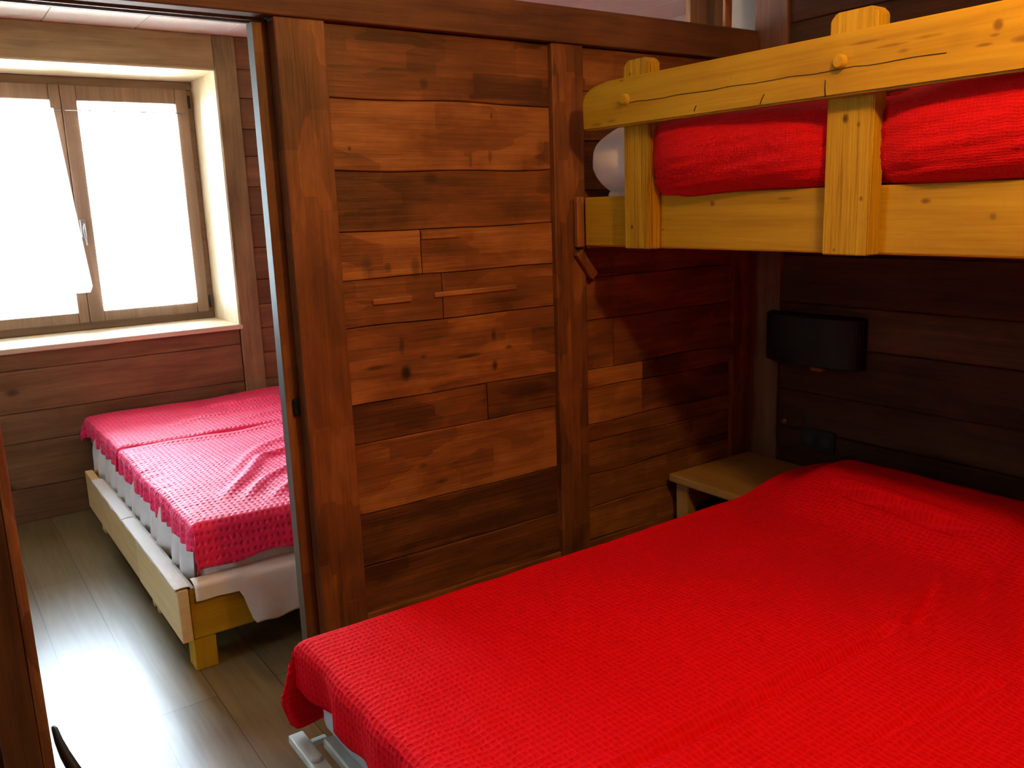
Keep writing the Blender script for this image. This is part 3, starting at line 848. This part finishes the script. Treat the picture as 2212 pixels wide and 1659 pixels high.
# nightstand
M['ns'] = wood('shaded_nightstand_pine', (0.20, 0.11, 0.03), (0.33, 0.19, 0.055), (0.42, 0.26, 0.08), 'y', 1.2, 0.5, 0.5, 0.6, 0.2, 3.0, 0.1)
ns_ = thing('nightstand', (2.53, 2.09, 0), 'small pine nightstand in the corner beside the near double bed', 'nightstand')
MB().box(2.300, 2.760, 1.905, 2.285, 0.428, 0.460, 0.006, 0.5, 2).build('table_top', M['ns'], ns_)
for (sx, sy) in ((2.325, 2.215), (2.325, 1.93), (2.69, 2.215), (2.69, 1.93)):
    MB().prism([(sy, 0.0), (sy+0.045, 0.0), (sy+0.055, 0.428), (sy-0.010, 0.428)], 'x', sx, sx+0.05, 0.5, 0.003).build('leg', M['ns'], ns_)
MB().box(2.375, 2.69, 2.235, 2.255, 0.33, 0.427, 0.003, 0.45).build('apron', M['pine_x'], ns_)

# sconce on the right wall
sc = thing('wall_sconce', (2.78, 1.985, 0.96), 'unlit black half-round wall sconce above the nightstand corner', 'wall lamp')
def sconce():
    bm = bmesh.new(); n = 24; W = 0.42; D = 0.085
    rings = []
    for (zz, inset) in ((0.0, 0.012), (0.006, 0.0), (0.184, 0.0), (0.190, 0.012)):
        ring = []
        for k in range(n+1):
            a = math.pi*k/n
            yy = 1.985 + math.copysign(abs(math.cos(a))**0.75, math.cos(a))*(W/2-inset)
            xx = XQ-0.002 - (math.sin(a)**0.7 if 0 < k < n else 0)*(D-inset)
            ring.append(bm.verts.new((xx, yy, 0.868+zz)))
        rings.append(ring)
    for r0, r1 in zip(rings, rings[1:]):
        for k in range(n): bm.faces.new((r0[k], r0[k+1], r1[k+1], r1[k]))
        bm.faces.new((r0[n], r0[0], r1[0], r1[n]))
    bm.faces.new(rings[0]); bm.faces.new(rings[-1])
    bmesh.ops.recalc_face_normals(bm, faces=bm.faces)
    b = MB(); b._merge(bm, None); return b
sconce().build('shade', M['black'], sc)
MB().box(2.742, 2.768, 1.935, 1.985, 0.846, 0.8675, 0.003).build('switch', M['old_y'], sc)
so = thing('wall_socket', (2.78, 1.955, 0.57), 'black double wall socket low on the head wall', 'socket')
MB().box(2.768, 2.7795, 1.885, 2.03, 0.530, 0.615, 0.004, seg=2).build('cover_plate', M['black'], so)
for yy in (1.921, 1.993): MB().cyl((2.768, yy, 0.572), (2.764, yy, 0.572), 0.022, bev=0.001).build('outlet', M['rubber'], so)
wk = MB().cyl((2.763, 2.097, 0.627), (2.742, 2.097, 0.627), 0.009, 0.012, bev=0.003)
tag(wk.build('wall_hook', M['chrome']), 'tiny metal knob on the dark wall left of the socket', 'hook')

# ceiling lamp of the near room (out of the frame)
cl = thing('ceiling_lamp', (1.15, 0.70, CEIL), 'round warm ceiling lamp lighting the near room', 'ceiling lamp')
MB().cyl((1.15, 0.70, CEIL), (1.15, 0.70, CEIL-0.03), 0.075, bev=0.004).build('canopy', M['black'], cl)
MB().cyl((1.15, 0.70, CEIL-0.03), (1.15, 0.70, CEIL-0.07), 0.018).build('bulb_holder', M['black'], cl)

# ================================================================== FAR BED
fb = thing('single_bed_frame', (1.6, 3.6, 0), 'low pale pine bed frame under the window in the far room', 'bed frame')
# boards along the foot end (two lengths butted)
MB().box(0.570, 0.606, 2.790, 3.418, 0.113, 0.298, 0.003, 0.6, 2).build('foot_board', M['pale_y'], fb)
MB().box(0.571, 0.606, 3.422, 4.520, 0.116, 0.298, 0.003, 0.35, 2).build('foot_board', M['pale_y'], fb)
MB().box(0.608, 2.55, 2.794, 2.826, 0.115, 0.292, 0.003, 0.5, 2).build('side_board', M['pine_x'], fb)
MB().box(0.608, 2.55, 4.486, 4.518, 0.115, 0.292, 0.003, 0.5, 2).build('side_board', M['pine_x'], fb)
MB().box(2.552, 2.586, 2.794, 4.518, 0.115, 0.292, 0.003, 0.5, 2).build('head_board', M['pine_y'], fb)
for (lx, ly, ww) in ((0.604, 2.796, 0.075), (0.608, 3.325, 0.03), (0.608, 3.40, 0.03), (0.608, 4.40, 0.07), (2.47, 2.80, 0.07), (2.47, 4.42, 0.07)):
    MB().box(lx, lx+0.075, ly, ly+ww, 0.0, 0.113, 0.003, 0.5).build('leg', M['pale_z'] if lx < 1 and ly > 3 else M['pine_z'], fb)
MB().box(0.61, 2.55, 2.83, 4.48, 0.225, 0.245, 0.0, 0.5).build('slat_base', M['pale_x'], fb)

# mattresses with pleated white side skirts
def skirt(i, j, y0, y1, seed):
    y = y0+(y1-y0)*i; z = 0.475-j*0.215
    amp = 0.017*sm(0, 0.6, j)
    x = 0.655 - 0.012*j + amp*(math.sin(y*42+3*nz(y*6, seed))+0.6*nz(y*30, seed)) + 0.006*nz(y*8, z*6, seed)
    zz = z + (0.012*nz(y*14, seed+2) if j > 0.9 else 0)
    return Vector((x-0.004, y, zz)), (y, z)
mtr = []
for (y0, y1, lab, seed) in ((2.835, 3.93, 'white mattress on the front half of the far bed frame', 1), (3.935, 4.60, 'white mattress on the far bed frame nearest the window wall', 2)):
    t = MB(); t.box(0.662, 2.54, y0, min(y1, 4.60), 0.246 if y1 < 4.5 else 0.300, 0.482, 0.03, seg=4)
    o = t.build('mattress', M['white'])
    for p in o.data.polygons: p.use_smooth = True
    tag(o, lab, 'mattress', 'mattresses on the far bed frame')
    g = grid_mesh('skirt', 150, 16, lambda i, j, y0=y0, y1=y1, seed=seed: skirt(i, j, y0, y1, seed), M['white'], o, 0.002)

# white sheet folded over the foot board and hanging down the front
sh = thing('bed_sheet', (0.6, 3.2, 0.3), 'white sheet tucked over the foot board, hanging down the front of far bed', 'sheet')
def ledge(i, j, y0, y1):
    y = y0+(y1-y0)*i
    prof = [(0.618, 0.292), (0.614, 0.3035), (0.600, 0.3065), (0.582, 0.3065), (0.5665, 0.3045), (0.5655, 0.296)]
    k = j*(len(prof)-1); a = int(min(k, len(prof)-2)); f = k-a
    x = prof[a][0]*(1-f)+prof[a+1][0]*f; z = prof[a][1]*(1-f)+prof[a+1][1]*f
    if j > 0.9: x += 0.004*nz(y*10, 3); z += 0.004*nz(y*12, 8)
    z += 0.0025*abs(nz(y*22, j*3, 1))
    if j < 0.1: x += 0.010
    return Vector((x, y, z)), (y, j)
grid_mesh('ledge_fold', 90, 20, lambda i, j: ledge(i, j, 2.794, 3.63), M['white'], sh, 0.002)
g2 = grid_mesh('ledge_fold', 60, 20, lambda i, j: ledge(i, j, 3.635, 4.30), M['white'], sh, 0.002)
def drape(i, j):
    x = 0.625+(2.52-0.625)*i
    drop = 0.045 + 0.012*nz(x*14, 2)
    drop += (0.135)*sm(0.765, 0.815, x) + 0.012*nz(x*4, 9)*sm(0.8, 0.9, x)
    z = 0.315 - (drop+0.02)*j
    y = 2.788 - 0.006*sm(0, 0.3, j) - 0.006*abs(nz(x*9, z*4, 4)) - 0.004*math.sin(x*25)*j
    if j < 0.12: y = 2.83-(2.83-2.785)*j/0.12
    return Vector((x, y-0.001, z)), (x, z)
grid_mesh('hanging_drape', 160, 26, drape, M['sheet'], sh, 0.002)

# red covers of the far bed
def far_h_front(x, y):
    h = 0.016+0.012*nz(x*3, y*3, 1)+0.003*nz(x*9, y*9, 3)
    h += fold(x, y, [(0.70, 3.94), (1.1, 3.94), (1.6, 3.97)], 0.03, 0.012)
    h += fold(x, y, [(0.80, 3.00), (0.95, 3.20), (1.10, 3.45), (1.5, 3.62), (1.9, 3.70)], 0.022, 0.020)
    h += fold(x, y, [(0.86, 2.95), (1.02, 3.15), (1.25, 3.32), (1.7, 3.42)], 0.020, 0.016)
    h += fold(x, y, [(0.95, 2.92), (1.10, 3.05), (1.4, 3.16), (1.8, 3.22)], 0.018, 0.014)
    h += fold(x, y, [(0.90, 3.25), (1.15, 3.62), (1.5, 3.78)], 0.025, 0.012)
    h += fold(x, y, [(1.03, 2.85), (1.12, 2.95), (1.3, 3.02)], 0.014, 0.014)
    h += 0.010*abs(nz(y*28+x*6, 2))*sm(0.80, 0.66, x)
    return h
def far_side_front(px, py, dx, dy, s, t):
    ox = oy = oz = 0.0
    if dx < 0:
        a = min(1, -dx/0.08); ox = a*(0.008*math.sin(t*70+4*nz(t*6))+0.010*nz(t*9, 3)); oz = 0.006*a*nz(t*14, 5)
    if dy < 0:
        a = min(1, -dy/0.12); oy = a*(0.012*nz(s*4, 6)+0.006*math.sin(s*17+1)) - 0.012*a
    return ox, oy, oz
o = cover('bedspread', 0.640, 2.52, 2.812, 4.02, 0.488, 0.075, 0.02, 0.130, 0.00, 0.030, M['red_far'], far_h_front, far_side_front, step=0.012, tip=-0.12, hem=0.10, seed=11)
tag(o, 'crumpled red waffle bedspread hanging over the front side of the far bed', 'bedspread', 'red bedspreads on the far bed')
def far_h_back(x, y):
    h = 0.022+0.010*nz(x*3, y*3, 7)+0.003*nz(x*8, y*8, 9)
    h += fold(x, y, [(0.9, 4.25), (1.3, 4.35), (1.8, 4.40)], 0.03, 0.014)
    h += fold(x, y, [(1.1, 4.55), (1.5, 4.52), (1.9, 4.60)], 0.03, 0.016)
    h += fold(x, y, [(1.2, 4.15), (1.6, 4.20), (2.0, 4.22)], 0.025, 0.012)
    h -= 0.012*math.exp(-((y-4.0)/0.012)**2)
    return h
def far_side_back(px, py, dx, dy, s, t):
    ox = oy = oz = 0.0
    if dx < 0: a = min(1, -dx/0.08); ox = a*(0.008*math.sin(t*50)+0.012*nz(t*8, 1))
    if dy > 0: a = min(1, dy/0.1); oy = a*0.01*nz(s*6, 2)
    return ox, oy, oz
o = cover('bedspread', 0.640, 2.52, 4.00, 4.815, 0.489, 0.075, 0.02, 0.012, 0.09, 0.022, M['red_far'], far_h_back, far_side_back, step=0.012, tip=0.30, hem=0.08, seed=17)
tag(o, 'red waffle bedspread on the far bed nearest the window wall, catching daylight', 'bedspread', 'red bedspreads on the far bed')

# black curved strap beside the left jamb
pts = [(0.143, 2.408, 0.184), (0.146, 2.400, 0.178), (0.149, 2.370, 0.158), (0.157, 2.340, 0.131), (0.169, 2.310, 0.101), (0.187, 2.280, 0.067), (0.207, 2.250, 0.035), (0.228, 2.222, 0.020)]
st = MB().tube(pts, [0.006, 0.010, 0.013, 0.016, 0.018, 0.019, 0.019, 0.018], 14, 0.8)
tag(st.build('bag_strap', M['rubber']), 'stiff black curved strap on the floor against the left door jamb', 'strap')
